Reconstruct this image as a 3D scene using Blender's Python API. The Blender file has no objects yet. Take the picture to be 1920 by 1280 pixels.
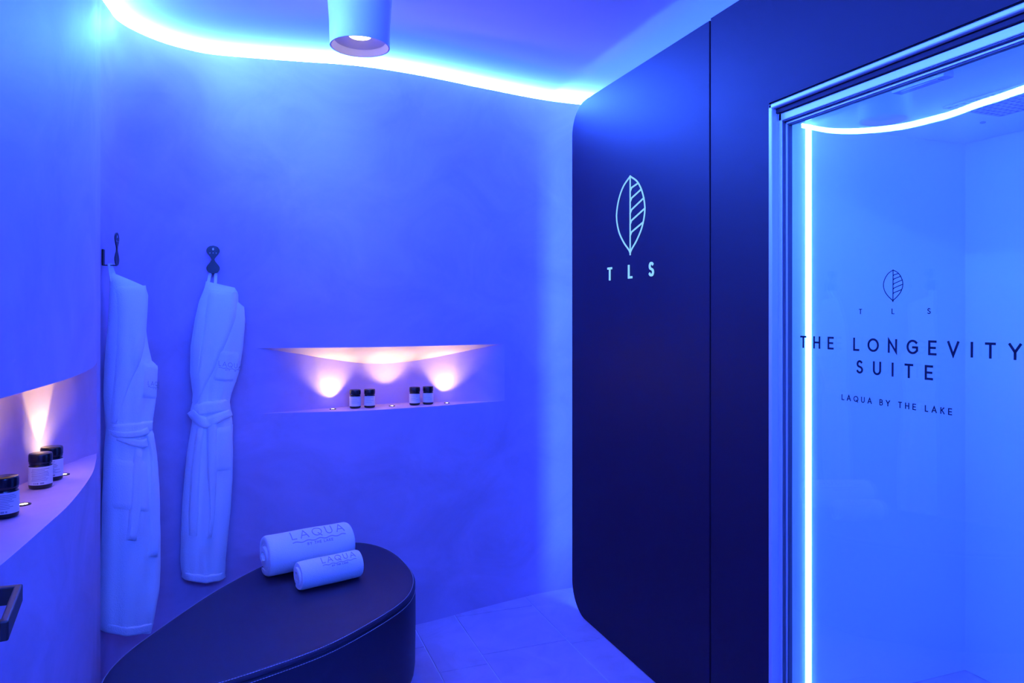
import bpy, bmesh, math, random
from mathutils import Vector, Matrix
random.seed(7)
sc = bpy.context.scene
COL = sc.collection

# ------------------------------------------------------------------ camera, world, exposure
F = 1333.0                                   # focal length in pixels of the 1920 x 1280 frame
YAW = math.atan(499 / F)
CC, SS = math.cos(YAW), math.sin(YAW)
EYE = 1.4
HOR = 592.0
cd = bpy.data.cameras.new('camera')
cam = bpy.data.objects.new('camera', cd)
COL.objects.link(cam)
cd.sensor_width = 36.0
cd.lens = F / 1920 * 36
cd.shift_y = -(640 - HOR) / 1920
cd.clip_start = 0.02
cam.location = (0, 0, EYE)
cam.rotation_euler = (math.pi / 2, 0, -YAW)
sc.camera = cam
w = bpy.data.worlds.new('world')
sc.world = w
w.use_nodes = True
w.node_tree.nodes['Background'].inputs['Color'].default_value = (0.01, 0.015, 0.2, 1)
w.node_tree.nodes['Background'].inputs['Strength'].default_value = 0.0
sc.view_settings.view_transform = 'Standard'
sc.view_settings.look = 'None'
sc.view_settings.gamma = 1
sc.view_settings.use_curve_mapping = False
sc.view_settings.exposure = 0.8

LED_COL = (0.028, 0.105, 1.0)
COVE_K = 390.0                                # radiance of the blue cove strip
BACK_K = 28.0                                # strip behind the dark panels
CHAMBER_K = 27.0
WARM = (1.0, 0.80, 0.24)


# ------------------------------------------------------------------ pixel helpers (a pixel gives a direction only)
def ray(px, py):
    x = (px - 960) / F
    return Vector((x * CC + SS, CC - x * SS, (HOR - py) / F))


def hit_z(px, py, z):
    d = ray(px, py)
    k = (z - EYE) / d.z
    return Vector((d.x * k, d.y * k, z))


def hit_plane(px, py, p0, n):
    d = ray(px, py)
    o = Vector((0, 0, EYE))
    return o + d * (n.dot(p0 - o) / n.dot(d))


# ------------------------------------------------------------------ materials
def mat(name, base, rough=0.6, metal=0.0, spec=0.5, bump=None, vary=None, sheen=0.0, coat=0.0):
    m = bpy.data.materials.new(name)
    m.use_nodes = True
    nt = m.node_tree
    b = nt.nodes['Principled BSDF']
    b.inputs['Base Color'].default_value = (*base, 1)
    b.inputs['Roughness'].default_value = rough
    b.inputs['Metallic'].default_value = metal
    b.inputs['Specular IOR Level'].default_value = spec
    b.inputs['Sheen Weight'].default_value = sheen
    b.inputs['Coat Weight'].default_value = coat
    tc = nt.nodes.new('ShaderNodeTexCoord')
    if vary:
        sc_, amt, stretch = vary
        mp = nt.nodes.new('ShaderNodeMapping')
        mp.inputs['Scale'].default_value = stretch
        nt.links.new(tc.outputs['Object'], mp.inputs['Vector'])
        n = nt.nodes.new('ShaderNodeTexNoise')
        n.inputs['Scale'].default_value = sc_
        n.inputs['Detail'].default_value = 6
        n.inputs['Roughness'].default_value = 0.62
        n.inputs['Distortion'].default_value = 1.2
        nt.links.new(mp.outputs['Vector'], n.inputs['Vector'])
        r = nt.nodes.new('ShaderNodeValToRGB')
        r.color_ramp.elements[0].position = 0.32
        r.color_ramp.elements[1].position = 0.68
        r.color_ramp.elements[0].color = (*[c * (1 - amt) for c in base], 1)
        r.color_ramp.elements[1].color = (*[min(1, c * (1 + amt)) for c in base], 1)
        nt.links.new(n.outputs['Fac'], r.inputs['Fac'])
        nt.links.new(r.outputs['Color'], b.inputs['Base Color'])
    if bump:
        bs, bd, st = bump
        n2 = nt.nodes.new('ShaderNodeTexNoise')
        n2.inputs['Scale'].default_value = bs
        n2.inputs['Detail'].default_value = 4
        nt.links.new(tc.outputs['Object'], n2.inputs['Vector'])
        bp = nt.nodes.new('ShaderNodeBump')
        bp.inputs['Distance'].default_value = bd
        bp.inputs['Strength'].default_value = st
        nt.links.new(n2.outputs['Fac'], bp.inputs['Height'])
        nt.links.new(bp.outputs['Normal'], b.inputs['Normal'])
    return m


def emis(name, col, k):
    m = bpy.data.materials.new(name)
    m.use_nodes = True
    nt = m.node_tree
    nt.nodes.clear()
    e = nt.nodes.new('ShaderNodeEmission')
    e.inputs['Color'].default_value = (*col, 1)
    e.inputs['Strength'].default_value = k
    o = nt.nodes.new('ShaderNodeOutputMaterial')
    nt.links.new(e.outputs[0], o.inputs['Surface'])
    return m


def glass_mat():
    m = bpy.data.materials.new('door_glass')
    m.use_nodes = True
    nt = m.node_tree
    nt.nodes.clear()
    tr = nt.nodes.new('ShaderNodeBsdfTransparent')
    tr.inputs['Color'].default_value = (0.95, 0.96, 0.97, 1)
    gl = nt.nodes.new('ShaderNodeBsdfGlossy')
    gl.inputs['Roughness'].default_value = 0.0
    lw = nt.nodes.new('ShaderNodeLayerWeight')
    lw.inputs['Blend'].default_value = 0.5
    pw = nt.nodes.new('ShaderNodeMath')
    pw.operation = 'POWER'
    pw.inputs[1].default_value = 3.5
    fr = nt.nodes.new('ShaderNodeMath')
    fr.operation = 'MULTIPLY_ADD'
    fr.inputs[1].default_value = 0.6
    fr.inputs[2].default_value = 0.085
    nt.links.new(lw.outputs['Facing'], pw.inputs[0])
    nt.links.new(pw.outputs[0], fr.inputs[0])
    mx = nt.nodes.new('ShaderNodeMixShader')
    o = nt.nodes.new('ShaderNodeOutputMaterial')
    nt.links.new(fr.outputs[0], mx.inputs[0])
    nt.links.new(tr.outputs[0], mx.inputs[1])
    nt.links.new(gl.outputs[0], mx.inputs[2])
    nt.links.new(mx.outputs[0], o.inputs['Surface'])
    return m


M = dict(
    plaster=mat('mineral_plaster', (0.56, 0.405, 0.60), 0.55, spec=0.35, vary=(2.3, 0.11, (1, 1, 1.3)), bump=(9, 0.004, 0.25)),
    ceiling=mat('ceiling_paint', (0.68, 0.62, 0.68), 0.8, spec=0.2),
    tile=mat('stone_tile', (0.62, 0.48, 0.66), 0.5, spec=0.4, vary=(5, 0.10, (1, 1, 1)), bump=(30, 0.002, 0.2)),
    grout=mat('pale_grout', (0.80, 0.78, 0.82), 0.9),
    panel=mat('dark_lacquer', (0.017, 0.007, 0.019), 0.55, spec=0.2, bump=(60, 0.0005, 0.1)),
    gap=mat('black_gap', (0.004, 0.004, 0.005), 0.9, spec=0.1),
    alu=mat('pale_aluminium', (0.62, 0.60, 0.64), 0.42, metal=0.35),
    terry=mat('white_terry', (0.90, 0.95, 0.95), 0.95, spec=0.1, sheen=0.4, bump=(330, 0.004, 0.55)),
    thread=mat('slate_thread', (0.42, 0.40, 0.50), 0.8),
    leather=mat('dark_leather', (0.026, 0.017, 0.034), 0.5, spec=0.3, bump=(420, 0.0006, 0.35)),
    stitch=mat('pale_thread', (0.55, 0.5, 0.55), 0.8),
    metal=mat('black_metal', (0.012, 0.012, 0.014), 0.4, spec=0.5),
    bronze=mat('burnished_black_metal', (0.035, 0.020, 0.015), 0.5),
    jar=mat('black_plastic', (0.008, 0.008, 0.012), 0.22, spec=0.5),
    label=mat('paper_label', (0.74, 0.72, 0.78), 0.6),
    ink=mat('grey_ink', (0.22, 0.2, 0.26), 0.7),
    vinyl=mat('navy_vinyl', (0.006, 0.006, 0.02), 0.6, spec=0.2),
    chamber=mat('chamber_wall', (0.84, 0.86, 0.86), 0.45, spec=0.3),
    white=mat('white_lacquer', (0.56, 0.50, 0.56), 0.35),
    grille=mat('grille_grey', (0.35, 0.34, 0.4), 0.6),
    lens=emis('warm_lens', (1.0, 0.86, 0.62), 14),
    disc=emis('white_led', (1.0, 0.93, 0.95), 9),
    cove=emis('cove_led', LED_COL, COVE_K),
    back_led=emis('hidden_led', LED_COL, BACK_K),
    added_fill_led=emis('added_fill_led', (0.03, 0.12, 1.0), 200.0),
    gasket=mat('grey_gasket', (0.10, 0.09, 0.11), 0.7),
    edge_led=emis('edge_led', LED_COL, 30.0),
    strip=emis('chamber_led', (0.03, 0.13, 1.0), CHAMBER_K),
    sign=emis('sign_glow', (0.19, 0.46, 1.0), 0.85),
    glass=glass_mat(),
)


# ------------------------------------------------------------------ mesh helpers
class MB:
    def __init__(self):
        self.v = []
        self.f = []

    def add(self, vs, fs):
        o = len(self.v)
        self.v += [tuple(p) for p in vs]
        self.f += [tuple(i + o for i in q) for q in fs]
        return self

    def box(self, x0, x1, y0, y1, z0, z1):
        vs = [(x, y, z) for x in (x0, x1) for y in (y0, y1) for z in (z0, z1)]
        return self.add(vs, [(0, 1, 3, 2), (4, 6, 7, 5), (0, 4, 5, 1), (2, 3, 7, 6), (0, 2, 6, 4), (1, 5, 7, 3)])

    def obox(self, c, ax, hx, hy, hz):
        """box with x axis 'ax' (unit, horizontal), half sizes"""
        ay = Vector((-ax.y, ax.x, 0))
        vs = [c + ax * hx * a + ay * hy * b + Vector((0, 0, hz * d)) for a in (-1, 1) for b in (-1, 1) for d in (-1, 1)]
        return self.add(vs, [(0, 1, 3, 2), (4, 6, 7, 5), (0, 4, 5, 1), (2, 3, 7, 6), (0, 2, 6, 4), (1, 5, 7, 3)])

    def grid(self, rows, closed=False):
        """rows: list of equal-length point lists"""
        n = len(rows[0])
        vs = [p for r in rows for p in r]
        fs = []
        for j in range(len(rows) - 1):
            for i in range(n if closed else n - 1):
                k = (i + 1) % n
                fs.append((j * n + i, j * n + k, (j + 1) * n + k, (j + 1) * n + i))
        return self.add(vs, fs)

    def lathe(self, prof, n=32, c=(0, 0, 0), cap0=False, cap1=False):
        rows = [[(c[0] + r * math.cos(2 * math.pi * i / n), c[1] + r * math.sin(2 * math.pi * i / n), c[2] + z) for i in range(n)] for r, z in prof]
        o = len(self.v)
        self.grid(rows, True)
        if cap0:
            self.f.append(tuple(o + i for i in range(n))[::-1])
        if cap1:
            b = o + (len(prof) - 1) * n
            self.f.append(tuple(b + i for i in range(n)))
        return self

    def prism(self, poly, fn, t0, t1):
        """extrude a 2D polygon; fn(u, v, w) -> point"""
        n = len(poly)
        vs = [fn(u, v, t0) for u, v in poly] + [fn(u, v, t1) for u, v in poly]
        fs = [tuple(range(n))[::-1], tuple(range(n, 2 * n))]
        fs += [(i, (i + 1) % n, n + (i + 1) % n, n + i) for i in range(n)]
        return self.add(vs, fs)

    def build(self, name, m, parent=None, smooth=None, bevel=0, seg=2, subsurf=0):
        me = bpy.data.meshes.new(name)
        me.from_pydata(self.v, [], self.f)
        bm = bmesh.new()
        bm.from_mesh(me)
        bmesh.ops.recalc_face_normals(bm, faces=bm.faces)
        bm.to_mesh(me)
        bm.free()
        me.materials.append(M[m])
        o = bpy.data.objects.new(name, me)
        COL.objects.link(o)
        if parent:
            o.parent = parent
            o.matrix_parent_inverse = parent.matrix_basis.inverted()
        if bevel:
            md = o.modifiers.new('bevel', 'BEVEL')
            md.width = bevel
            md.segments = seg
            md.limit_method = 'ANGLE'
            md.angle_limit = math.radians(40)
        if subsurf:
            md = o.modifiers.new('sub', 'SUBSURF')
            md.levels = md.render_levels = subsurf
        if smooth is not None:
            me.polygons.foreach_set('use_smooth', [True] * len(me.polygons))
            if smooth < 180:
                me.set_sharp_from_angle(angle=math.radians(smooth))
        return o


def tag(o, label=None, cat=None, group=None, kind=None):
    if label:
        o['label'] = label
    if cat:
        o['category'] = cat
    if group:
        o['group'] = group
    if kind:
        o['kind'] = kind
    return o


def empty(name, loc, **kw):
    o = bpy.data.objects.new(name, None)
    COL.objects.link(o)
    o.location = loc
    o.empty_display_size = 0.05
    return tag(o, **kw)


def lamp(name, kind, loc, energy, col, parent=None, **kw):
    d = bpy.data.lights.new(name, kind)
    d.energy = energy
    d.color = col
    for k, v in kw.items():
        setattr(d, k, v)
    o = bpy.data.objects.new(name, d)
    COL.objects.link(o)
    o.location = loc
    if parent:
        o.parent = parent
        o.matrix_parent_inverse = parent.matrix_basis.inverted()
    return o


def spline(pts, step, closed=False):
    """Catmull-Rom through 2D points, resampled"""
    n = len(pts)
    P = [Vector(p) for p in pts]
    out = []
    for i in range(n if closed else n - 1):
        a = P[(i - 1) % n] if closed or i > 0 else P[0] * 2 - P[1]
        b = P[i]
        c = P[(i + 1) % n]
        d = P[(i + 2) % n] if closed or i + 2 < n else P[-1] * 2 - P[-2]
        m = max(2, int((c - b).length / step))
        for k in range(m):
            t = k / m
            out.append(0.5 * ((2 * b) + (c - a) * t + (2 * a - 5 * b + 4 * c - d) * t * t + (3 * b - a - 3 * c + d) * t ** 3))
    if not closed:
        out.append(P[-1])
    return out


# ------------------------------------------------------------------ stroke lettering (geometric sans capitals, cap height 1)
def arc(cx, cy, rx, ry, a0, a1, n=14):
    return [(cx + rx * math.cos(math.radians(a0 + (a1 - a0) * i / n)), cy + ry * math.sin(math.radians(a0 + (a1 - a0) * i / n))) for i in range(n + 1)]


GL = {
    'A': (0.84, [[(0.0, 0), (0.42, 1.0), (0.84, 0)], [(0.14, 0.32), (0.70, 0.32)]]),
    'B': (0.56, [[(0, 0), (0, 1), (0.26, 1)] + arc(0.26, 0.76, 0.24, 0.24, 90, -90) + [(0, 0.52)], [(0.26, 0.52)] + arc(0.28, 0.26, 0.28, 0.26, 90, -90) + [(0, 0)]]),
    'E': (0.54, [[(0.54, 1), (0, 1), (0, 0), (0.54, 0)], [(0, 0.5), (0.48, 0.5)]]),
    'G': (0.88, [arc(0.47, 0.5, 0.47, 0.5, 45, 318, 24) + [(0.88, 0.22), (0.88, 0.47), (0.52, 0.47)]]),
    'H': (0.68, [[(0, 0), (0, 1)], [(0.68, 0), (0.68, 1)], [(0, 0.5), (0.68, 0.5)]]),
    'I': (0.0, [[(0, 0), (0, 1)]]),
    'K': (0.60, [[(0, 0), (0, 1)], [(0.56, 1), (0.02, 0.45)], [(0.18, 0.60), (0.62, 0)]]),
    'L': (0.46, [[(0, 1), (0, 0), (0.48, 0)]]),
    'N': (0.72, [[(0, 0), (0, 1), (0.72, 0), (0.72, 1)]]),
    'O': (1.0, [arc(0.5, 0.5, 0.5, 0.5, 90, 450, 32)]),
    'Q': (1.0, [arc(0.5, 0.5, 0.5, 0.5, 90, 450, 32), [(0.58, 0.28), (0.92, -0.10)]]),
    'S': (0.54, [arc(0.27, 0.755, 0.235, 0.245, 40, 230, 14) + [(0.30, 0.50)] + arc(0.27, 0.25, 0.27, 0.25, 55, -150, 14)]),
    'T': (0.62, [[(0, 1), (0.62, 1)], [(0.31, 1), (0.31, 0)]]),
    'U': (0.66, [[(0, 1), (0, 0.33)] + arc(0.33, 0.33, 0.33, 0.33, 180, 360, 14) + [(0.66, 1)]]),
    'V': (0.80, [[(0, 1), (0.40, 0), (0.80, 1)]]),
    'Y': (0.74, [[(0, 1), (0.37, 0.46), (0.74, 1)], [(0.37, 0.46), (0.37, 0)]]),
    ' ': (0.25, []),
}


def text_strokes(txt, cap, track):
    """polylines of a line of text centred on u = 0, baseline v = 0"""
    x = 0
    res = []
    for ch in txt:
        wd, st = GL[ch]
        for s in st:
            res.append([((x + u) * cap, v * cap) for u, v in s])
        x += wd + track
    W_ = (x - track) * cap
    return [[(u - W_ / 2, v) for u, v in s] for s in res], W_


def leaf_strokes(hw, h):
    """leaf emblem, apex at (0, h), point at (0, 0)"""
    def side(sg):
        pts = [(0, 0), (0.10, 0.045), (0.45, 0.15), (0.80, 0.30), (0.98, 0.47), (0.97, 0.60), (0.80, 0.76), (0.48, 0.90), (0, 1.0)]
        return [(sg * hw * p.x, h * p.y) for p in spline(pts, 0.06)]
    L = [side(-1), side(1), [(0, -0.02 * h), (0, h)]]
    for v0, v1, u1 in ((0.80, 0.875, 0.54), (0.665, 0.785, 0.76), (0.515, 0.665, 0.925), (0.375, 0.53, 0.985), (0.225, 0.36, 0.87)):
        L.append([(0, v0 * h), (0.10 * hw, (v0 + 0.045) * h), (u1 * hw, v1 * h)])
    return L


def ribbons(strokes, width, fn, t0, t1, mb=None, sub=None):
    """give polylines a width and thickness; fn(u, v, w) -> point"""
    mb = mb or MB()
    for s in strokes:
        P = [Vector(p) for p in s]
        if sub:
            Q = []
            for a, b in zip(P, P[1:]):
                m = max(1, int((b - a).length / sub))
                Q += [a.lerp(b, k / m) for k in range(m)]
            P = Q + [P[-1]]
        Q = [P[0]]
        for p in P[1:]:
            if (p - Q[-1]).length > 1e-6:
                Q.append(p)
        P = Q
        loop = (P[0] - P[-1]).length < 1e-5 and len(P) > 4
        hw = width / 2
        Lf, Rt = [], []
        n = len(P)
        for i, p in enumerate(P):
            if loop:
                a, b = P[i - 1 if i > 0 else n - 2], P[i + 1 if i < n - 1 else 1]
            else:
                a, b = P[max(0, i - 1)], P[min(n - 1, i + 1)]
            d0 = (p - a) if (p - a).length > 1e-9 else (b - p)
            d1 = (b - p) if (b - p).length > 1e-9 else (p - a)
            d0 = d0.normalized()
            d1 = d1.normalized()
            n0 = Vector((-d0.y, d0.x))
            n1 = Vector((-d1.y, d1.x))
            m = (n0 + n1)
            if m.length < 0.3:
                m = n0
            m.normalize()
            k = hw / max(0.35, m.dot(n0))
            e = Vector((0, 0))
            if not loop and i == 0:
                e = -d1 * hw * 0.98
            if not loop and i == n - 1:
                e = d0 * hw * 0.98
            Lf.append(p + m * k + e)
            Rt.append(p - m * k + e)
        rows = [[fn(a.x, a.y, t1), fn(b.x, b.y, t1), fn(b.x, b.y, t0), fn(a.x, a.y, t0)] for a, b in zip(Lf, Rt)]
        o = len(mb.v)
        mb.grid(rows, True)
        e = o + (len(rows) - 1) * 4
        mb.f += [(o, o + 1, o + 2, o + 3), (e + 3, e + 2, e + 1, e)]
    return mb


# ------------------------------------------------------------------ the curved plaster wall
Z_SHELF, Z_SOFF, Z_TOP, Z_CEIL = 0.985, 1.2625, 2.4934, 2.530
W = 1.461                                     # plane of the dark panels on the right
PLAN = [(-.56, -1.3), (-.55, -.6), (-.52, 0), (-.46, .5), (-.41, 1.0), (-.383, 1.396), (-.370, 1.644), (-.3645, 1.83), (-.377, 2.116),
        (-.405, 2.345), (-.421, 2.446), (-.4305, 2.56), (-.452, 2.66), (-.467, 2.75), (-.463, 2.82), (-.456, 2.89), (-.446, 2.97),
        (-.404, 3.054), (-.322, 3.145), (-.229, 3.198), (-.129, 3.223), (.039, 3.207), (.2112, 3.183), (.4713, 3.148), (.754, 3.176),
        (1.078, 3.249), (1.433, 3.316), (1.78, 3.317)]
CV = spline(PLAN, 0.022)
NRM = []
for i, p in enumerate(CV):
    t = (CV[min(i + 1, len(CV) - 1)] - CV[max(i - 1, 0)]).normalized()
    NRM.append(Vector((t.y, -t.x)))           # into the room


def near(fn):
    return min(range(len(CV)), key=lambda i: fn(CV[i]))


I_L0 = near(lambda p: abs(p.y - 0.98) + (9 if p.x > 0 else 0))
I_L1 = near(lambda p: (p - Vector((-.421, 2.446))).length)
I_SPLIT = near(lambda p: (p - Vector((-.467, 2.75))).length)
I_B0 = near(lambda p: abs(p.x - 0.043) + (9 if p.y < 2.9 else 0))
I_B1 = near(lambda p: abs(p.x - 1.195) + (9 if p.y < 2.9 else 0))


def niche_depth(i, i0, i1, dmax, pw):
    u = (i - i0) / (i1 - i0)
    return dmax * max(0.0, 4 * u * (1 - u)) ** pw


def off(i, d):
    """plan point i moved d metres into the wall"""
    return CV[i] - NRM[i] * d


def P3(p, z):
    return (p.x, p.y, z)


def curved_wall(name, a, b, n0, n1, dmax, pw, drop):
    rng = list(range(a, b + 1))
    mb = MB()

    def band(r, zs):
        mb.grid([[P3(CV[i], z) for i in r] for z in zs])
    band(rng, [0, 0.25, 0.5, 0.75, Z_SHELF])
    band(rng, [Z_SOFF, 1.6, 1.9, 2.2, Z_TOP])
    band(list(range(a, n0 + 1)), [Z_SHELF, Z_SOFF])
    band(list(range(n1, b + 1)), [Z_SHELF, Z_SOFF])
    # top ledge and the back of the light slot
    mb.grid([[P3(off(i, d), Z_TOP) for i in rng] for d in (0, 0.05)])
    wall = mb.build(name, 'plaster', smooth=35)
    tag(wall, kind='structure')
    nr = list(range(n0, n1 + 1))
    D = {i: niche_depth(i, n0, n1, dmax, pw) for i in nr}
    MB().grid([[P3(off(i, D[i] * k), Z_SHELF) for i in nr] for k in (0, .33, .66, 1)]).build('niche_shelf', 'plaster', wall, smooth=180)
    MB().grid([[P3(off(i, D[i] * k), Z_SOFF - drop * k * D[i] / dmax) for i in nr] for k in (0, .33, .66, 1)]).build('niche_soffit', 'plaster', wall, smooth=180)
    MB().grid([[P3(off(i, D[i]), Z_SHELF + (Z_SOFF - drop * D[i] / dmax - Z_SHELF) * k) for i in nr] for k in (0, .33, .66, 1)]).build('niche_back', 'plaster', wall, smooth=180)
    # light strip in the slot between wall top and ceiling
    MB().grid([[P3(off(i, 0.020), z) for i in rng] for z in (Z_TOP + 0.001, Z_CEIL - 0.001)]).build('cove_light_strip', 'cove', wall, smooth=180)
    return wall


LD, LP = 0.185, 0.85
BD, BP = 0.20, 1.5
wall_left = curved_wall('wall_left', 0, I_SPLIT, I_L0, I_L1, LD, LP, 0.0)
wall_back = curved_wall('wall_back', I_SPLIT, len(CV) - 1, I_B0, I_B1, BD, BP, 0.088)

# ------------------------------------------------------------------ ceiling, floor, rear wall
tag(MB().box(-0.75, 1.452, -1.35, 3.6, Z_CEIL, Z_CEIL + 0.012).build('ceiling', 'ceiling'), kind='structure')
tag(MB().box(1.452, 1.80, -1.35, 3.6, Z_CEIL + 0.008, Z_CEIL + 0.02).build('ceiling_edge', 'ceiling'), kind='structure')
floor = tag(MB().box(-0.75, 1.80, -1.35, 3.6, -0.03, -0.0035).build('floor', 'grout'), kind='structure')
cols = [-.66, -.27, -.07, .32, .71, .915, 1.302, 1.69]
cross = {4: 2.715, 5: 2.797, 6: 2.76, 3: 2.95, 2: 2.60, 1: 2.80, 0: 2.7}
lens = [0.59, 0.39, 0.59, 0.79]
for ci in range(len(cols) - 1):
    x0, x1 = cols[ci], cols[ci + 1]
    cuts = [cross[ci]]
    k = ci
    while cuts[-1] < 3.35:
        cuts.append(cuts[-1] + lens[k % 4])
        k += 1
    k = ci + 2
    while cuts[0] > -1.2:
        cuts.insert(0, cuts[0] - lens[k % 4])
        k += 1
    for y0, y1 in zip(cuts, cuts[1:]):
        g = 0.0022
        dz = random.uniform(-.0006, .0006)
        MB().box(x0 + g, x1 - g, y0 + g, min(y1, 3.45) - g, -0.02, dz).build('tile', 'tile', floor, bevel=0.0012, seg=1)
wall_rear = tag(MB().box(-0.75, 1.80, -1.36, -1.30, 0, Z_TOP).box(-0.75, 1.80, -1.36, -1.33, Z_TOP, Z_CEIL).build('wall_rear', 'plaster'), kind='structure')
MB().box(-0.52, 1.44, -1.330, -1.316, Z_TOP + .001, Z_CEIL - .001).build('cove_light_strip', 'cove', wall_rear)  # unseen cove run, added for more light on robes and back wall

# ------------------------------------------------------------------ right side: dark panels, chamber, glass door
YD0, YD1, ZD = 0.93, 1.7157, 2.034             # door opening (outer edge of the frame)
ZP = 2.394
mb = MB()
mb.box(W, W + 0.035, -1.30, YD0, 0, ZP + .004)
mb.box(W, W + 0.035, YD0, YD1, ZD, ZP + .004)
mb.box(W, W + 0.035, YD1, 2.000, 0, ZP + .004)
wall_right = tag(mb.build('wall_right', 'panel'), kind='structure')
MB().box(W + .045, W + .057, -1.25, 1.98, 2.335, 2.349).build('hidden_light_strip', 'back_led', wall_right)
tag(MB().box(1.76, 1.79, -1.3, 3.45, 2.11, Z_CEIL + .02).build('wall_right_upper', 'ceiling'), kind='structure')
tag(MB().box(1.76, 1.79, 2.03, 3.45, 0, 2.11).build('wall_right_recess', 'plaster'), kind='structure')

# rounded sliding panel with the glowing emblem
slab_root = empty('sliding_panel', (W, 2.54, 0), label='tall dark navy panel with rounded corners and a glowing leaf emblem', cat='panel')
R = 0.14
y0, y1 = 2.008, 3.084
poly = [(y0, 0.003), (y0, ZP)]
poly += [(y1 - R + R * math.cos(math.radians(a)), ZP - R + R * math.sin(math.radians(a))) for a in range(90, -1, -6)]
poly += [(y1 - R + R * math.cos(math.radians(a)), 0.003 + R + R * math.sin(math.radians(a))) for a in range(0, -91, -6)]
MB().prism(poly, lambda u, v, t: (W + t, u, v), 0, 0.034).build('panel_board', 'panel', slab_root, smooth=30, bevel=0.002)
MB().box(W + .012, W + .034, 2.0005, 2.0075, 0.003, ZP).build('joint_shadow_strip', 'gap', slab_root)
MB().box(W + .045, W + .057, 2.03, 2.93, 2.335, 2.349).build('hidden_light_strip', 'back_led', slab_root)
MB().box(W + .036, W + .075, 3.005, 3.015, 0.10, 2.30).build('hidden_light_strip', 'edge_led', slab_root)
yc = 2.532


def on_slab(u, v, t):                          # u to the right in the picture = towards the camera
    return (W - t, yc - u, v)


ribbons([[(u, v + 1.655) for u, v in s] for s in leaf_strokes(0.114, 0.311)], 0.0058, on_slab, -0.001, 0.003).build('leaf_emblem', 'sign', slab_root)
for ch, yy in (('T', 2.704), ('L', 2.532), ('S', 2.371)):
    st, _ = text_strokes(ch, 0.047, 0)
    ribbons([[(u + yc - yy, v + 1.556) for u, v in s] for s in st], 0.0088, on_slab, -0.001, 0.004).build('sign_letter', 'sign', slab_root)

# chamber behind the glass
CX, CY, CZ = 2.665, 2.005, 2.08
tag(MB().box(CX, CX + .03, 0.3, CY, 0, CZ).build('wall_chamber_far', 'chamber'), kind='structure')
we = tag(MB().box(W + .035, CX + .03, CY, CY + .02, 0, CZ).build('wall_chamber_end', 'chamber'), kind='structure')
tag(MB().box(W + .035, CX + .03, 0.28, 0.30, 0, CZ).build('wall_chamber_near', 'chamber'), kind='structure')
cch = tag(MB().box(W + .035, CX + .03, 0.28, CY + .02, CZ, CZ + .025).build('ceiling_chamber', 'chamber'), kind='structure')
tag(MB().box(1.80, CX + .03, 0.28, CY + .02, -0.03, -0.001).build('floor_chamber', 'tile'), kind='structure')
a = hit_plane(1509.5, 600, Vector((0, CY, 0)), Vector((0, 1, 0)))
b = hit_plane(1519.5, 600, Vector((0, CY, 0)), Vector((0, 1, 0)))
ls = empty('vertical_light_strip', ((a.x + b.x) / 2, CY, 0), label='bright vertical light strip inside the glass chamber', cat='light strip')
MB().box(a.x, b.x, CY - .006, CY - .001, 0.002, CZ - .002).build('diffuser', 'strip', ls)
MB().box(a.x - .004, b.x + .004, CY - .001, CY, 0.002, CZ - .002).build('profile', 'white', ls)
MB().box(W + .045, W + .060, 0.4, 1.95, CZ - .012, CZ - .001).build('added_fill_strip', 'added_fill_led', cch)  # unseen strip above the door, added to brighten the chamber

# vent grille and small fittings on the chamber ceiling
gp = hit_z(1877, 215, CZ)
vent = empty('air_vent', (gp.x - .2, gp.y - .2, CZ), label='grey perforated air vent in the chamber ceiling behind the glass', cat='vent')
gl = hit_z(1786, 195, CZ)
gx0, gx1, gy0, gy1 = gl.x, gp.x, gp.y - .36, gp.y
MB().box(gx0, gx1, gy0, gy1, CZ - .002, CZ - .0005).build('backing', 'gap', vent)
mb = MB()
nx, ny = max(6, round((gx1 - gx0) / .024)), 15
for i in range(nx + 1):
    x = gx0 + (gx1 - gx0) * i / nx
    mb.box(x - .0048, x + .0048, gy0, gy1, CZ - .006, CZ - .002)
for j in range(ny + 1):
    y = gy0 + (gy1 - gy0) * j / ny
    mb.box(gx0, gx1, y - .0048, y + .0048, CZ - .0062, CZ - .002)
tag(mb.build('grille', 'white', vent), kind='stuff')
q = hit_z(1843, 229, CZ)
MBn = MB().lathe([(.009, -.003), (.009, 0)], 16, q, True, True).build('ceiling_nozzle', 'grille')
tag(MBn, 'tiny round nozzle in the chamber ceiling below the air vent', 'nozzle')
q = hit_z(1728, 148, CZ)
sn = empty('door_sensor', (q.x, q.y, CZ), label='slim rectangular sensor box on the chamber ceiling above the glass door', cat='sensor')
MB().box(q.x - .02, q.x + .02, q.y - .085, q.y + .085, CZ - .02, CZ).build('housing', 'grille', sn, bevel=.003)
MB().box(q.x - .012, q.x + .012, q.y - .06, q.y + .06, CZ - .0215, CZ - .02).build('sensor_window', 'grille', sn)

# glass door
door = empty('door_1', (W, 1.32, 0), kind='structure')
XG = 1.505


def u_frame(name, m, o0, o1, x0, x1, head0=None, head1=None, bevel=0.0):
    """jambs and header between offsets o0 and o1 inwards from the opening edge"""
    h0 = o0 if head0 is None else head0
    h1 = o1 if head1 is None else head1
    MB().box(x0, x1, YD1 - o1, YD1 - o0, 0, ZD - h0).build(name + '_jamb', m, door, bevel=bevel)
    MB().box(x0, x1, YD0 + o0, YD0 + o1, 0, ZD - h0).build(name + '_jamb', m, door, bevel=bevel)
    MB().box(x0, x1, YD0 + o0, YD1 - o0, ZD - h1, ZD - h0).build(name + '_header', m, door, bevel=bevel)


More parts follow.
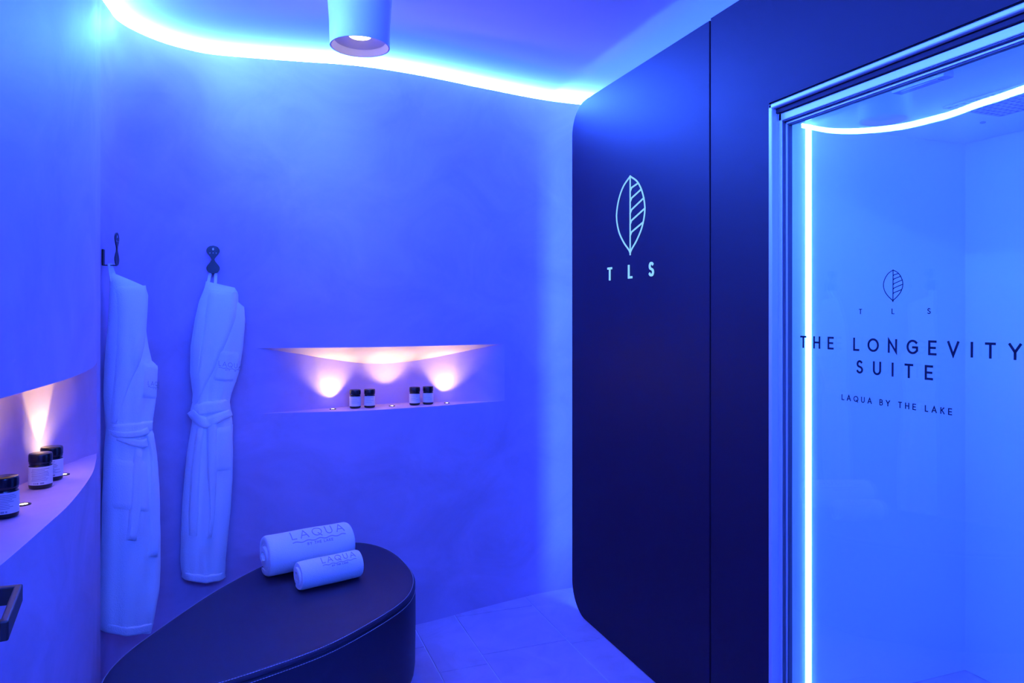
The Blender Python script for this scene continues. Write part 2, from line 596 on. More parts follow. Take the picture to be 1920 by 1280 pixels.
MB().box(W + .002, W + .03, YD1 - .003, YD1 - .0005, 0, ZD).box(W + .002, W + .03, YD0, YD1, ZD - .007, ZD - .0005).build('shadow_gap', 'gap', door)
u_frame('outer_frame', 'alu', .003, .017, W - .006, W + .022, .007, .021, bevel=.003)
MB().box(W + .010, W + .03, YD0 + .017, YD1 - .017, ZD - .035, ZD - .021).build('header_shade_strip', 'panel', door)  # dark strip standing in for the shade in the header recess
u_frame('inner_frame', 'alu', .017, .029, W + .020, W + .046, .035, .058, bevel=.002)
u_frame('gasket', 'gasket', .029, .0303, W + .024, W + .046, .058, .061)
u_frame('glazing_bead', 'alu', .0303, .035, W + .034, W + .048, .061, .068, bevel=.001)
u_frame('inner_gasket', 'gasket', .035, .0375, W + .038, W + .052, .068, .071)
TILT = 0.0094
pane = MB().box(XG, XG + .012, YD0 + .0365, YD1 - .0365, 0.004, ZD - .069)
pane.v = [(x + (z - 1.3) * TILT, y, z) for x, y, z in pane.v]
pane = pane.build('glass_pane', 'glass', door)
YT = 1.3215


def on_glass(u, v, t):
    return (XG - .0015 - t + (v - 1.3) * TILT, YT - u, v)


def glass_text(txt, z, cap, width, sw, name='lettering'):
    base = sum(GL[c][0] for c in txt)
    tr = (width / cap - base) / (len(txt) - 1)
    st, _ = text_strokes(txt, cap, tr)
    ribbons([[(u, v + z) for u, v in s] for s in st], sw, on_glass, 0, .0008).build(name, 'vinyl', pane)


glass_text('THE LONGEVITY', 1.3105, 0.0295, 0.622, 0.0054)
glass_text('SUITE', 1.2520, 0.0295, 0.217, 0.0054)
glass_text('LAQUA BY THE LAKE', 1.1752, 0.0132, 0.317, 0.0023)
glass_text('TLS', 1.4053, 0.0120, 0.206, 0.0019)
ribbons([[(u, v + 1.4365) for u, v in s] for s in leaf_strokes(0.0285, 0.0775)], 0.0018, on_glass, 0, .0008).build('leaf_print', 'vinyl', pane)

# ------------------------------------------------------------------ ceiling spotlight
dp = Vector((0.357, 2.40, 0))
dl = empty('ceiling_spotlight', (dp.x, dp.y, Z_CEIL), label='white tapered cylinder spotlight hanging from the ceiling', cat='spotlight')
zb = 2.297
MB().lathe([(.0980, zb), (.0985, zb + .004), (.1005, zb + .08), (.1110, Z_CEIL)], 56, (dp.x, dp.y, 0)).lathe([(.0980, zb), (.0940, zb)], 56, (dp.x, dp.y, 0)).build('housing', 'white', dl, smooth=40)
MB().lathe([(.0940, zb), (.084, zb + .022), (.072, zb + .026), (.036, zb + .036)], 48, (dp.x, dp.y, 0)).build('reflector', 'white', dl, smooth=30)
MB().lathe([(.037, zb + .036), (.0005, zb + .036)], 32, (dp.x, dp.y, 0)).build('light_disc', 'disc', dl)
lamp('spot_beam', 'SPOT', (dp.x, dp.y, zb + .033), 2.5, (1.0, .80, .95), dl, spot_size=math.radians(105), spot_blend=.7, shadow_soft_size=.03)


# ------------------------------------------------------------------ uplights set in the niche shelves
def uplight(pos, toward, tilt, energy, half, label, energy2, half2=62, blend=.35):
    r = empty('shelf_uplight', (pos.x, pos.y, Z_SHELF), label=label, cat='uplight', group='warm uplights set in the niche shelves')
    MB().lathe([(.0145, 0), (.0145, .0018), (.0085, .0022), (.0085, .0006)], 28, (pos.x, pos.y, Z_SHELF)).build('ring', 'metal', r, smooth=30)
    MB().lathe([(.0085, .0008), (.0003, .0012)], 20, (pos.x, pos.y, Z_SHELF)).build('lens', 'lens', r)
    d = (Vector((0, 0, 1)) + Vector((toward.x, toward.y, 0)) * math.tan(math.radians(tilt))).normalized()
    quat = (-d).to_track_quat('Z', 'Y')
    for e, h, bl, nm in ((energy, half, blend, 'beam'), (energy2, half2, 1.0, 'halo')):
        if nm == 'halo':
            quat = Vector((0, 0, -1)).to_track_quat('Z', 'Y')
        l = lamp(nm, 'SPOT', (pos.x, pos.y, Z_SHELF + .004), e, WARM, r, spot_size=math.radians(2 * h), spot_blend=bl, shadow_soft_size=.006)
        l.rotation_euler = quat.to_euler()
    return r


def nearest_i(p):
    return min(range(len(CV)), key=lambda i: (CV[i] - Vector((p.x, p.y))).length)


for (px, py), tl, e, h, lab in (((624, 767), 22, 0.95, 29, 'warm uplight nearest the robes in the back niche shelf'),
                                ((735, 761), 16, 0.95, 33, 'warm uplight between the two jar pairs in the back niche'),
                                ((838, 755.5), 24, 0.95, 28, 'warm uplight nearest the dark panel in the back niche shelf')):
    p = hit_z(px, py, Z_SHELF)
    n = NRM[nearest_i(p)]
    uplight(p, -n, tl, e, h, lab, 2.7, 52)
for (px, py), lab in (((44, 946), 'warm uplight beside the lone nearest jar in the left niche'), ((119, 890), 'warm uplight behind the pair of jars in the left niche')):
    p = hit_z(px, py, Z_SHELF)
    n = NRM[nearest_i(p)]
    uplight(p, -n, 8, 4.2, 24, lab, 1.6, 58)

# ------------------------------------------------------------------ jars
JR, JH = 0.0245, 0.084


def jar(pos, face, label, group, printed):
    r = empty('supplement_jar', (pos.x, pos.y, Z_SHELF), label=label, cat='jar', group=group)
    c = (pos.x, pos.y, Z_SHELF)
    MB().lathe([(JR - .004, 0), (JR - .001, .002), (JR, .006), (JR, .054), (JR - .003, .058), (JR - .004, .062)], 40, c, True, True).build('body', 'jar', r, smooth=50)
    lid = MB()
    n = 72
    prof = [(0, .0595), (0, .062), (1, .0625), (1, .0655), (2, .066), (2, .080), (0, .0835), (-1.5, JH)]
    rows = []
    for k, z in prof:
        rows.append([(c[0] + (JR - .0008 + (.0004 * k) + (.00035 * (i % 2) if 1.5 < k else 0)) * math.cos(2 * math.pi * i / n),
                      c[1] + (JR - .0008 + (.0004 * k) + (.00035 * (i % 2) if 1.5 < k else 0)) * math.sin(2 * math.pi * i / n), c[2] + z) for i in range(n)])
    lid.grid(rows, True)
    o = (len(prof) - 1) * n
    lid.f.append(tuple(o + i for i in range(n)))
    lid.f.append(tuple(range(n))[::-1])
    lid.build('lid', 'jar', r, smooth=40)
    ang = math.atan2(face.y, face.x)

    def on(u, v, t):
        a_ = ang + u / JR
        return (c[0] + (JR + .0004 + t) * math.cos(a_), c[1] + (JR + .0004 + t) * math.sin(a_), c[2] + v)
    half = JR * 2.7
    rows = [[on(-half + 2 * half * i / 40, z, .0002) for i in range(41)] for z in (.011, .054)]
    lb = MB().grid(rows).build('label', 'label', r, smooth=180)
    # printed lines
    S = []
    rnd = random.Random(printed)
    for k in range(9 if printed > 4 else 4):
        z = .049 - k * (.0034 if printed > 4 else .0075)
        x0 = -.021 + rnd.uniform(0, .003)
        x1 = .014 + rnd.uniform(-.012, .006)
        S.append([(x0, z), (x1, z)])
    pm = ribbons(S, .0009 if printed > 4 else .0012, on, .0002, .0005, sub=.003)
    if printed > 4:
        bars = [[(x * .0016 - .016, .0135), (x * .0016 - .016, .0165)] for x in range(14) if rnd.random() < .7]
        ribbons(bars, .0011, on, .0002, .0005, pm)
    pm.build('print', 'ink', lb)
    return r


tc = Vector((0, 0, 0))
for (px, py), lab, sd in (((666, 765.5), 'black lidded jar with white label, leftmost in the back niche', 1), ((693, 764.3), 'black lidded jar with white label, second from the robes in the back niche', 2),
                          ((777.5, 759.5), 'black lidded jar with white label, third from the robes in the back niche', 3), ((802.5, 758), 'black lidded jar with white label, rightmost in the back niche', 4)):
    p = hit_z(px, py - .5, Z_SHELF)
    jar(p, (Vector((.1, -.3)) - p.xy).normalized(), lab, 'supplement jars on the niche shelves', sd)
for (px, py), lab, sd in (((9, 969), 'nearest black lidded jar, cut by the picture edge in the left niche', 5), ((76, 914), 'black lidded jar with text label standing in front of its twin, left niche', 6),
                          ((97, 899), 'black lidded jar standing behind another jar in the left niche', 7)):
    p = hit_z(px, py, Z_SHELF)
    jar(p, (Vector((.12, 0)) - p.xy).normalized(), lab, 'supplement jars on the niche shelves', sd)

# ------------------------------------------------------------------ bench
BZ = 0.45
out = [(184, 1280), (198, 1258), (229, 1226), (263, 1200), (332, 1152), (401, 1106.5), (488, 1060)]
pts = [hit_z(*p, BZ).xy for p in out] + [Vector((.17, 2.972)), Vector((.30, 3.035))]
pts += [hit_z(*p, BZ).xy for p in [(665, 1014), (710, 1021), (744, 1037), (772, 1066), (779, 1083), (778, 1100), (768, 1117.5), (744, 1138), (676, 1179), (607, 1214), (504, 1251.6), (435, 1274)]]
pts += [Vector((-.13, 1.968)), Vector((-.23, 1.958)), Vector((-.315, 1.985)), Vector((-.352, 2.04))]
OUT = spline([tuple(p) for p in pts], 0.03, True)
for _ in range(3):
    OUT = [OUT[i - 1] * .25 + OUT[i] * .5 + OUT[(i + 1) % len(OUT)] * .25 for i in range(len(OUT))]
cen = sum(OUT, Vector((0, 0))) / len(OUT)
ON = []
for i, p in enumerate(OUT):
    t = (OUT[(i + 1) % len(OUT)] - OUT[i - 1]).normalized()
    n = Vector((-t.y, t.x))
    if n.dot(p - cen) < 0:
        n = -n
    ON.append(n)
bench = empty('oval_bench', (cen.x, cen.y, 0), label='long egg-shaped dark leather bench with stitched edge against the curved wall', cat='bench')


def ring(d, z):
    return [(p.x + n.x * d, p.y + n.y * d, z) for p, n in zip(OUT, ON)]


mb = MB()
prof = [(-.075, .002), (-.070, .055), (-.052, .085), (-.020, .115), (-.003, .140), (0, .165), (.002, .30), (.001, .425), (-.001, .432), (-.003, .4335)]
mb.grid([ring(*p) for p in prof], True)
mb.f.append(tuple(range(len(OUT))))
mb.build('upholstered_side', 'leather', bench, smooth=60)
mb = MB()
prof = [(-.004, .4335), (0, .4350), (.001, .4385), (-.001, .443), (-.005, .4475), (-.012, .4497), (-.025, .4503)]
rows = [ring(*p) for p in prof]
for k in (.8, .55, .3, .08):
    rows.append([(cen.x + (p[0] - cen.x) * k, cen.y + (p[1] - cen.y) * k, .4503 + .0012 * (1 - k)) for p in ring(-.025, 0)])
mb.grid(rows, True)
o = (len(rows) - 1) * len(OUT)
mb.f.append(tuple(o + i for i in range(len(OUT))))
mb.build('seat_cushion', 'leather', bench, smooth=60)


def stitch_line(d, z, dz):
    L = [Vector(p) for p in ring(d, z)]
    m = MB()
    for i in range(len(L)):
        a_, b_ = L[i], L[(i + 1) % len(L)]
        k = max(1, round((b_ - a_).length / .008))
        for j in range(k):
            p = a_.lerp(b_, (j + .12) / k)
            q_ = a_.lerp(b_, (j + .88) / k)
            ax = (q_ - p)
            h = ax.length / 2
            if h < 1e-4:
                continue
            m.obox((p + q_) / 2 + Vector((0, 0, dz)), ax.normalized(), h, .0007, .0007)
    return m


tag(stitch_line(-.0065, .4484, 0).build('stitching', 'stitch', bench), kind='stuff')
tag(stitch_line(.0015, .4270, 0).build('stitching', 'stitch', bench), kind='stuff')


# ------------------------------------------------------------------ rolled towels
def towel(c0, c1, rx, rz, turns, th, label, text_cap, shift, seed):
    ax = (c1 - c0)
    Ln = ax.length
    ax.normalize()
    sd = Vector((ax.y, -ax.x, 0))              # towards the camera
    root = empty('rolled_towel', ((c0.x + c1.x) / 2, (c0.y + c1.y) / 2, BZ + .001), label=label, cat='towel', group='white rolled towels on the bench')
    N = 150
    rnd = random.Random(seed)
    ph = rnd.random() * 6

    def cen_line(k, x):
        """spiral centre line, k 0 = outer end; x along the roll"""
        a_ = -2.05 + k * turns * 2 * math.pi * 1.0     # starts low on the camera side and runs up over the top
        fr = 1 - k * (1 - .16)
        wob = 1 + .02 * math.sin(a_ * 2 + ph) + .012 * math.sin(9 * x / Ln + ph + a_)
        r1 = (rx - th / 2) * fr * wob
        r2 = (rz - th / 2) * fr * wob
        return r1 * math.cos(a_), r2 * math.sin(a_)

    NX = 16
    base = Vector((c0.x, c0.y, BZ + .0515 * 0 + rz + .0012))

    def pt(i, s, x):
        k = i / N
        k2 = min(1, (i + .5) / N)
        k1 = max(0, (i - .5) / N)
        u, v = cen_line(k, x)
        u2, v2 = cen_line(k2, x)
        u1, v1 = cen_line(k1, x)
        d = Vector((u2 - u1, v2 - v1)).normalized()
        n = Vector((d.y, -d.x))
        t_ = th * .5 * .97
        if i == 0 or i == N:
            t_ *= .55
        u += n.x * t_ * s
        v += n.y * t_ * s
        inn = k * .010 * math.sin(5 * k + seed)            # uneven inner layers at the ends
        e = min(1, min(x, Ln - x) / .012)
        bulge = 1 - .07 * (1 - e) ** 2
        xx = x + (inn if x > Ln / 2 else -inn)
        v = max(v * bulge, -rz)
        return base + ax * xx + sd * (u * bulge) + Vector((0, 0, v))
    xs = [0, .003, .008, .014] + [.014 + (Ln - .028) * j / NX for j in range(1, NX)] + [Ln - .014, Ln - .008, Ln - .003, Ln]
    mb = MB()
    rows = [[pt(i, 1, x) for i in range(N + 1)] + [pt(i, -1, x) for i in range(N, -1, -1)] for x in xs]
    mb.grid(rows, True)
    nn = 2 * (N + 1)
    for b0 in (0, (len(xs) - 1) * nn):
        for i in range(N):
            mb.f.append((b0 + i, b0 + i + 1, b0 + nn - 2 - i, b0 + nn - 1 - i))
    mb.build('roll', 'terry', root, smooth=60)

    def on(u, v, t):                            # v climbs from the front over the top
        a_ = math.radians(45) + v / ((rx + rz) / 2)
        x = Ln / 2 + shift + u
        wob = 1 + .02 * math.sin((a_) * 2 + ph) + .012 * math.sin(9 * x / Ln + ph + a_)
        r1 = (rx - th / 2) * wob + th * .5 + t
        r2 = (rz - th / 2) * wob + th * .5 + t
        return base + ax * x + sd * (r1 * math.cos(a_)) + Vector((0, 0, r2 * math.sin(a_)))
    st, wd = text_strokes('LAQUA', text_cap, .50)
    m = ribbons(st, text_cap * .085, on, .0002, .0016, sub=.004)
    wave = [[(wd * (-.5 + 1.0 * i / 60), -text_cap * .42 + text_cap * .07 * math.sin(i / 60 * 4.5 * 2 * math.pi)) for i in range(61)]]
    ribbons(wave, text_cap * .085, on, .0002, .0016, m)
    st2, _ = text_strokes('BY THE LAKE', text_cap * .24, .55)
    ribbons([[(u, v - text_cap * .88) for u, v in s] for s in st2], text_cap * .05, on, .0002, .0014, m)
    m.build('embroidery', 'thread', root)
    return root


def tw(px0, px1, r):
    """axis ends from the pixels of the contact line's two ends on the bench"""
    a_, b_ = hit_z(*px0, BZ), hit_z(*px1, BZ)
    return a_, b_


A0, A1 = Vector((.062, 2.735, 0)), Vector((.372, 2.815, 0))
towel(A0, A1, .087, .080, 3.2, .0185, 'large rolled white towel with stitched lettering, behind the smaller roll', .034, .022, 3)
B0, B1 = Vector((.168, 2.562, 0)), Vector((.384, 2.622, 0))
towel(B0, B1, .058, .053, 2.4, .0155, 'small rolled white towel with stitched lettering, in front of the larger roll', .021, .022, 5)


# ------------------------------------------------------------------ robe hooks
def hook(p, n, t, zc, label):
    """p: wall point, n: out of the wall, t: along the wall to the right"""
    r = empty('robe_hook', (p.x, p.y, zc), label=label, cat='hook', group='black robe hooks')
    N3, T3 = Vector((n.x, n.y, 0)), Vector((t.x, t.y, 0))
    P_ = Vector((p.x, p.y, zc))

    def on(u, v, w_):
        return P_ + T3 * u + Vector((0, 0, v)) + N3 * w_
    half = []
    for k in range(41):
        v = -1 + 2 * k / 40
        wd = .0055 + (.0255 - .0055) * math.sin(min(1, abs(v) / .62) * math.pi / 2) ** 1.7 if abs(v) < .62 else .0255 * math.sqrt(max(0, 1 - ((abs(v) - .62) / .38) ** 2))
        half.append((wd, v * .058))
    poly = [(u, v) for u, v in half] + [(-u, v) for u, v in half[::-1]]
    poly = [q_ for i, q_ in enumerate(poly) if i == 0 or (Vector(q_) - Vector(poly[i - 1])).length > 1e-5]
    MB().prism(poly[:-1], on, .044, .0475).build('hourglass_plate', 'metal', r, bevel=.0006, seg=1)
    MB().prism([(-.009, -.058), (.009, -.058), (.009, -.002), (-.009, -.002)], on, .001, .0065).build('wall_plate', 'metal', r, bevel=.001)
    MB().prism([(-.006, -.0585), (.006, -.0585), (.006, -.0555), (-.006, -.0555)], on, .003, .0455).build('arm', 'metal', r)
    em = MB()
    em.prism([(.0035 * math.cos(a_ * .5236), .043 + .005 * math.sin(a_ * .5236)) for a_ in range(12)], on, .0474, .0478)
    for dx in (-.012, 0, .012):
        em.prism([(dx + .0012 * math.cos(a_ * 1.047), .027 + .0022 * math.sin(a_ * 1.047)) for a_ in range(6)], on, .0474, .0478)
    em.build('emblem', 'alu', r)
    return on


i2 = min(range(I_SPLIT, len(CV)), key=lambda i: abs((CV[i].x * CC - CV[i].y * SS) / (CV[i].x * SS + CV[i].y * CC) * F + 960 - 395) + (50 if CV[i].y < 3 else 0))
ZH = 1.632
n2 = NRM[i2]
h2 = hook(CV[i2], n2, Vector((-n2.y, n2.x)), ZH, 'black hourglass robe hook seen from the front above the right robe')
i1 = min(range(I_SPLIT, len(CV)), key=lambda i: abs(CV[i].y - 2.80) + abs(CV[i].x + .46))
n1 = NRM[i1]
h1 = hook(CV[i1], n1, Vector((-n1.y, n1.x)), ZH, 'black robe hook seen edge-on above the left robe')


# ------------------------------------------------------------------ bathrobes
def lerp_table(tab, y):
    if y <= tab[0][0]:
        return tab[0][1:]
    for a_, b_ in zip(tab, tab[1:]):
        if y <= b_[0]:
            k = (y - a_[0]) / (b_[0] - a_[0])
            return tuple(p + (q_ - p) * k for p, q_ in zip(a_[1:], b_[1:]))
    return tab[-1][1:]


class Robe:
    def __init__(self, p0, n, sil, depth, top, folds, seed):
        self.p0, self.n = p0, n.normalized()
        self.t = Vector((-self.n.y, self.n.x, 0))
        self.sil, self.depth, self.top, self.folds, self.seed = sil, depth, top, folds, seed

    def flat(self, px, py):
        return hit_plane(px, py, self.p0, self.n)

    def thick(self, y):
        return lerp_table(self.depth, y)[0]

    def vfront(self, s, y):
        T = self.thick(y)
        v = T * max(0, 1 - abs(s) ** 2.8) ** .55
        lo = min(1, max(0, (y - 560) / 120))
        env = max(0, 1 - abs(s) ** 4) * lo
        for amp, fq, ph, tw_ in self.folds:
            v += amp * env * math.sin(fq * s + ph + tw_ * (y - 800) / 300)
        v += .0035 * env * math.sin(y / 23 + 3 * s + self.seed) * math.sin(2.3 * s + y / 70)
        return v

    def pt(self, px, py, o_, wrap=False):
        """point on the front surface at a pixel of the robe's own plane"""
        l, r = lerp_table(self.sil, py)
        s = max(-1, min(1, (px - (l + r) / 2) / ((r - l) / 2)))
        lim = (l + r) / 2 + (r - l) / 2 * .955
        if px > lim + 1e-6 and wrap:             # cloth turns round the side
            ov = (self.flat(px, py) - self.flat(lim, py)).length
            return self.flat(min(px, r + .2), py) + self.n * (self.vfront(.955, py) - ov) + self.t * o_
        return self.flat(px, py) + self.n * (self.vfront(s, py) + o_)

    def body(self, root):
        ys = [self.sil[0][0] + (self.sil[-1][0] - self.sil[0][0]) * j / 110 for j in range(111)]
        NS = 36
        rows = []
        for y in ys:
            l, r = lerp_table(self.sil, y)
            row = []
            tl = (y - ys[0])
            k = max(0, 1 - tl / 110.0)
            for i in range(NS + 1):
                s = -math.cos(math.pi * i / NS)
                px = (l + r) / 2 + s * (r - l) / 2
                yy = y + self.top * (s) * k * k
                fl = self.flat(px, yy)
                sh = min(1, (y - ys[0]) / 14 + .12)
                row.append(fl + self.n * self.vfront(s, y) * sh)
            for i in range(NS - 1, 0, -1):
                s = -math.cos(math.pi * i / NS)
                px = (l + r) / 2 + s * (r - l) / 2
                yy = y + self.top * (s) * k * k
                sh = min(1, (y - ys[0]) / 14 + .12)
                row.append(self.flat(px, yy) - self.n * self.thick(y) * .8 * sh * max(0, 1 - abs(s) ** 3) ** .5)
            rows.append(row)
        mb = MB().grid(rows, True)
        n_ = len(rows[0])
        mb.f.append(tuple(range(n_))[::-1])
        o_ = (len(rows) - 1) * n_
        mb.f.append(tuple(o_ + i for i in range(n_)))
        return mb.build('robe_body', 'terry', root, smooth=70)

    def band(self, name, path, th, root, m='terry', lift=0.0, nw=8, step=7):
        """raised cloth band: path = (px, py, width)"""
        Q = []
        P = [Vector((a_, b_)) for a_, b_, _ in path]
        C = spline([tuple(p) for p in P], step)
        acc = [0]
        for a_, b_ in zip(C, C[1:]):
            acc.append(acc[-1] + (b_ - a_).length)
        key = [0]
        for a_, b_ in zip(P, P[1:]):
            j = min(range(len(C)), key=lambda q_: (C[q_] - b_).length)
            key.append(acc[j])
        tab = [(k, wd) for k, (_, _, wd) in zip(key, path)]
        front, back = [], []
        for j, c in enumerate(C):
            d = (C[min(j + 1, len(C) - 1)] - C[max(j - 1, 0)]).normalized()
            nn_ = Vector((-d.y, d.x))
            wd = lerp_table(tab, acc[j])[0]
            e = min(1, .35 + min(j, len(C) - 1 - j) / 1.5)
            fr, bk = [], []
            for i in range(nw + 1):
                k = -1 + 2 * i / nw
                q_ = c + nn_ * (wd / 2 * k)
                o_ = th * e * (1 - abs(k) ** 5) ** .6 + lift
                fr.append(self.pt(q_.x, q_.y, o_))
                bk.append(self.pt(q_.x, q_.y, lift - .004))
            front.append(fr + bk[::-1])
        mb = MB().grid(front, True)
        n_ = len(front[0])
        mb.f.append(tuple(range(n_)))
        o_ = (len(front) - 1) * n_
        mb.f.append(tuple(o_ + i for i in range(n_))[::-1])
        return mb.build(name, m, root, smooth=60)

    def patch(self, name, quad, th, root, nu=10, nv=14):
        (x0, y0), (x1, y1), (x2, y2), (x3, y3) = quad   # tl, tr, br, bl
        rows = []
        for j in range(nv + 1):
            v = j / nv
            row = []
            for i in range(nu + 1):
                u = i / nu
                X_ = (x0 * (1 - u) + x1 * u) * (1 - v) + (x3 * (1 - u) + x2 * u) * v
                Y_ = (y0 * (1 - u) + y1 * u) * (1 - v) + (y3 * (1 - u) + y2 * u) * v
                ed = 0 if i in (0, nu) or j in (0, nv) else 1
                row.append(self.pt(X_, Y_, th if ed else -.002))
            rows.append(row)
        # crisp border: repeat the outline just inside
        return MB().grid(rows).build(name, 'terry', root, smooth=50)

    def text(self, px, py, cap_px, root, slope=0.0, word='LAQUA'):
        def on(u, v, t):
            return self.pt(px + u, py - v + slope * u, t, True)
        st, wd = text_strokes(word, cap_px, .42)
        m = ribbons(st, cap_px * .10, on, .0042, .006)
        wave = [[(wd * (-.5 + i / 40), -cap_px * .40 + cap_px * .08 * math.sin(i / 40 * 4 * 2 * math.pi)) for i in range(41)]]
        ribbons(wave, cap_px * .10, on, .0042, .006, m)
        st2, _ = text_strokes('BY THE LAKE', cap_px * .22, .5)
        ribbons([[(u, v - cap_px * .85) for u, v in s] for s in st2], cap_px * .05, on, .0042, .0056, m)
        m.build('embroidery', 'thread', root)


def strap(name, pts, wd, th, side, root):
    rows = []
    for i, p in enumerate(pts):
        d = (pts[min(i + 1, len(pts) - 1)] - pts[max(i - 1, 0)]).normalized()
        nn_ = d.cross(side).normalized()
        rows.append([p + side * wd / 2 + nn_ * th / 2, p - side * wd / 2 + nn_ * th / 2, p - side * wd / 2 - nn_ * th / 2, p + side * wd / 2 - nn_ * th / 2])
    mb = MB().grid(rows, True)
    e = (len(rows) - 1) * 4
    mb.f += [(0, 1, 2, 3), (e + 3, e + 2, e + 1, e)]
    return mb.build(name, 'terry', root, smooth=60)


# right robe, seen from the front
SIL2 = [(533, 386, 440), (545, 383, 447), (565, 374, 447), (571, 372, 458), (600, 365, 460), (650, 357, 456), (700, 356, 448), (738, 361, 434), (752, 361, 431),
        (768, 357, 433), (790, 360, 436), (850, 350, 437), (900, 345, 436), (950, 341, 433), (1000, 339, 428), (1050, 338, 423), (1066, 339, 423), (1082, 342, 421)]
DEP2 = [(533, .022), (580, .040), (650, .052), (745, .046), (770, .048), (850, .054), (1082, .050)]
p0 = Vector((CV[i2].x, CV[i2].y, 0)) + Vector((n2.x, n2.y, 0)) * .062
rb2 = Robe(p0, Vector((.10, -1, 0)), SIL2, DEP2, 6, [(.005, 7, .4, 1.1), (.003, 12, 1.6, -1.4)], 2.0)
root2 = empty('bathrobe', (p0.x, p0.y, .3), label='white terry bathrobe hanging on the back wall under the hourglass hook', cat='bathrobe', group='white bathrobes on hooks')
rb2.body(root2)
rb2.band('shawl_collar', [(417, 546, 56), (412, 590, 57), (400, 640, 42), (384, 690, 30), (371, 728, 18), (364, 754, 8)], .011, root2)
rb2.band('left_lapel', [(380, 575, 14), (371, 625, 18), (366, 680, 14), (365, 720, 8)], .006, root2)
rb2.patch('chest_pocket', [(407, 654), (453, 660), (443, 716), (397, 712)], .0055, root2)
rb2.text(431, 687, 8.2, root2, slope=.16)
rb2.band('waist_belt', [(362, 768, 22), (380, 764, 24), (405, 760, 24), (431, 758, 22)], .010, root2)
rb2.band('belt_wrap', [(357, 770, 16), (368, 782, 20), (384, 790, 22), (392, 787, 20), (412, 778, 18), (434, 771, 16)], .016, root2)
rb2.patch('hip_pocket', [(404, 797), (437, 795), (436, 880), (398, 880)], .006, root2)
rb2.band('belt_tail', [(375, 800, 13), (368, 850, 15), (364, 910, 17), (362, 960, 18), (361, 998, 15)], .010, root2)
rb2.band('belt_tail', [(396, 783, 20), (396, 830, 19), (396, 880, 18), (397, 930, 12), (396, 965, 9), (391, 1000, 8)], .014, root2)
rb2.band('hem_band', [(341, 1074, 15), (370, 1077, 15), (400, 1077, 15), (422, 1074, 15)], .004, root2)
arm2 = h2(0, -.0555, .032)
for dx, pxx in ((-.0165, 387), (.0175, 403)):
    base_pt = rb2.flat(pxx, 545) + rb2.n * .012
    top_pt = h2(dx * .62, -.0535, .030)
    strap('hanging_loop', [base_pt, base_pt.lerp(top_pt, .5), top_pt, h2(0, -.0525, .030)], .012, .004, rb2.t, root2)

# left robe, in the curved corner
SIL1 = [(519, 208, 252), (530, 206, 272), (548, 206, 277), (580, 205, 275), (620, 203, 272), (650, 200, 276), (678, 198, 283), (684, 197, 294), (740, 195, 292),
        (785, 198, 285), (803, 200, 283), (815, 199, 284), (850, 196, 289), (900, 194, 293), (950, 192, 297), (1000, 191, 299), (1060, 189, 299), (1100, 188, 297),
        (1150, 187, 288), (1165, 187, 285), (1181, 189, 281)]
DEP1 = [(519, .022), (570, .045), (650, .060), (790, .054), (815, .055), (900, .062), (1181, .058)]
q0 = Vector((-.405, 2.80, 0))
rb1 = Robe(q0, Vector((.50, -.866, 0)), SIL1, DEP1, 9, [(.006, 6, 1.1, 1.3), (.003, 11, .3, -1.2)], 4.0)
root1 = empty('bathrobe', (q0.x, q0.y, .15), label='white terry bathrobe hanging in the curved corner beside the left niche', cat='bathrobe', group='white bathrobes on hooks')
rb1.body(root1)
rb1.band('shawl_collar', [(240, 536, 60), (241, 590, 58), (234, 645, 50), (222, 700, 32), (211, 750, 18), (205, 792, 8)], .010, root1)
rb1.patch('chest_pocket', [(252, 676), (292, 685), (290, 748), (246, 744)], .0055, root1)
rb1.text(284, 722, 7.5, root1, slope=.10)
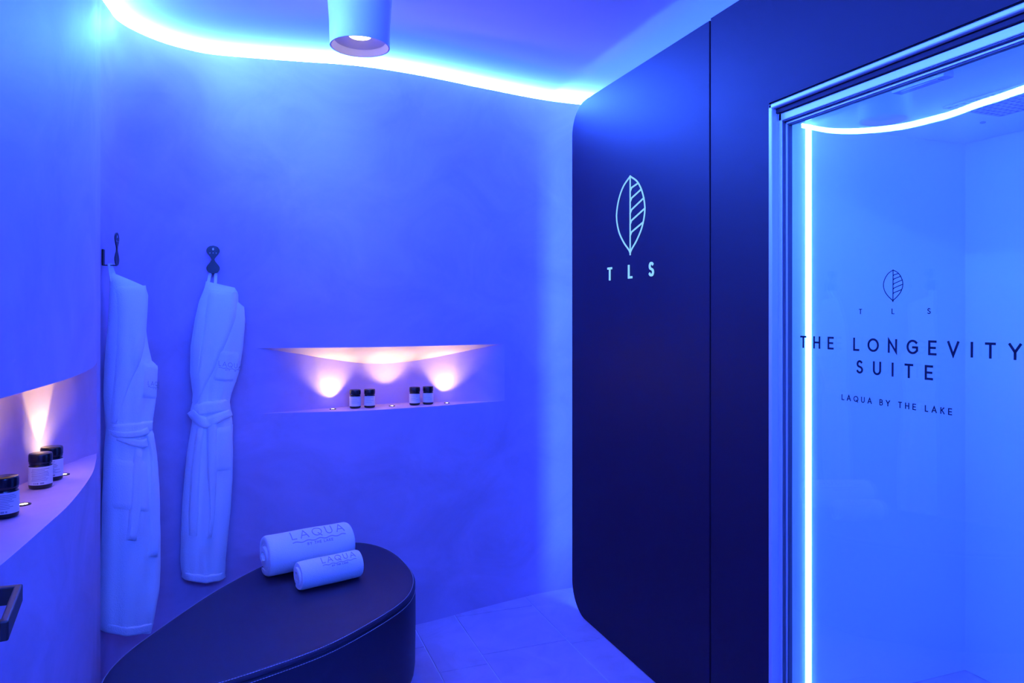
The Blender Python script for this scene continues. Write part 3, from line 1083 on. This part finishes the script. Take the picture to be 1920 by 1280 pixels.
rb1.band('waist_belt', [(201, 805, 20), (225, 801, 20), (255, 798, 20), (284, 796, 20)], .009, root1)
rb1.band('belt_wrap', [(200, 810, 14), (220, 812, 13), (245, 809, 14), (270, 803, 16)], .015, root1)
rb1.band('belt_wrap', [(210, 819, 8), (230, 824, 14), (250, 828, 17), (266, 826, 17)], .013, root1)
rb1.patch('hip_pocket', [(200, 856), (266, 860), (268, 955), (197, 950)], .006, root1)
rb1.band('belt_tail', [(246, 836, 13), (241, 880, 17), (239, 925, 18), (236, 970, 20), (232, 1006, 18)], .011, root1)
rb1.band('belt_tail', [(272, 806, 20), (281, 850, 20), (281, 920, 21), (279, 985, 20), (276, 1038, 17)], .014, root1)
rb1.band('hem_band', [(188, 1172, 17), (220, 1174, 17), (255, 1172, 17), (282, 1168, 17)], .004, root1)
for pxx, wv in ((209, -.004), (217, .006)):
    base_pt = rb1.flat(pxx, 528) + rb1.n * .006
    top_pt = h1(wv, -.0535, .024)
    strap('hanging_loop', [base_pt, base_pt.lerp(top_pt, .5), top_pt, h1(0, -.0525, .024)], .012, .004, rb1.t, root1)

# ------------------------------------------------------------------ pull handle on the left wall
ZHN = .972
ha, hb = hit_z(43, 1093, ZHN), hit_z(16, 1163, ZHN)
hd = (ha - hb).normalized()
hs = Vector((hd.y, -hd.x, 0))
hr = empty('pull_handle', (ha.x, ha.y, ZHN), label='black square-section pull handle low on the left wall at the picture edge', cat='handle')
hw, hh = .0055, .0145
cA, cB = ha - hs * hw, hb - hs * hw
MB().obox((cA + cB) / 2 - Vector((0, 0, hh)), hd, (cA - cB).length / 2, hw, hh).build('grip', 'bronze', hr, bevel=.0025)
for e, sg in ((cA, -1), (cB, 1)):
    i = nearest_i(e)
    wl = CV[i]
    foot = Vector((wl.x + .001, e.y + sg * hw, 0))
    tip = Vector((e.x, e.y + sg * hw, 0))
    dd = tip - foot
    MB().obox((foot + tip) / 2 + Vector((0, 0, ZHN - hh)), dd.normalized(), dd.length / 2, hw, hh).build('standoff', 'bronze', hr, bevel=.002)
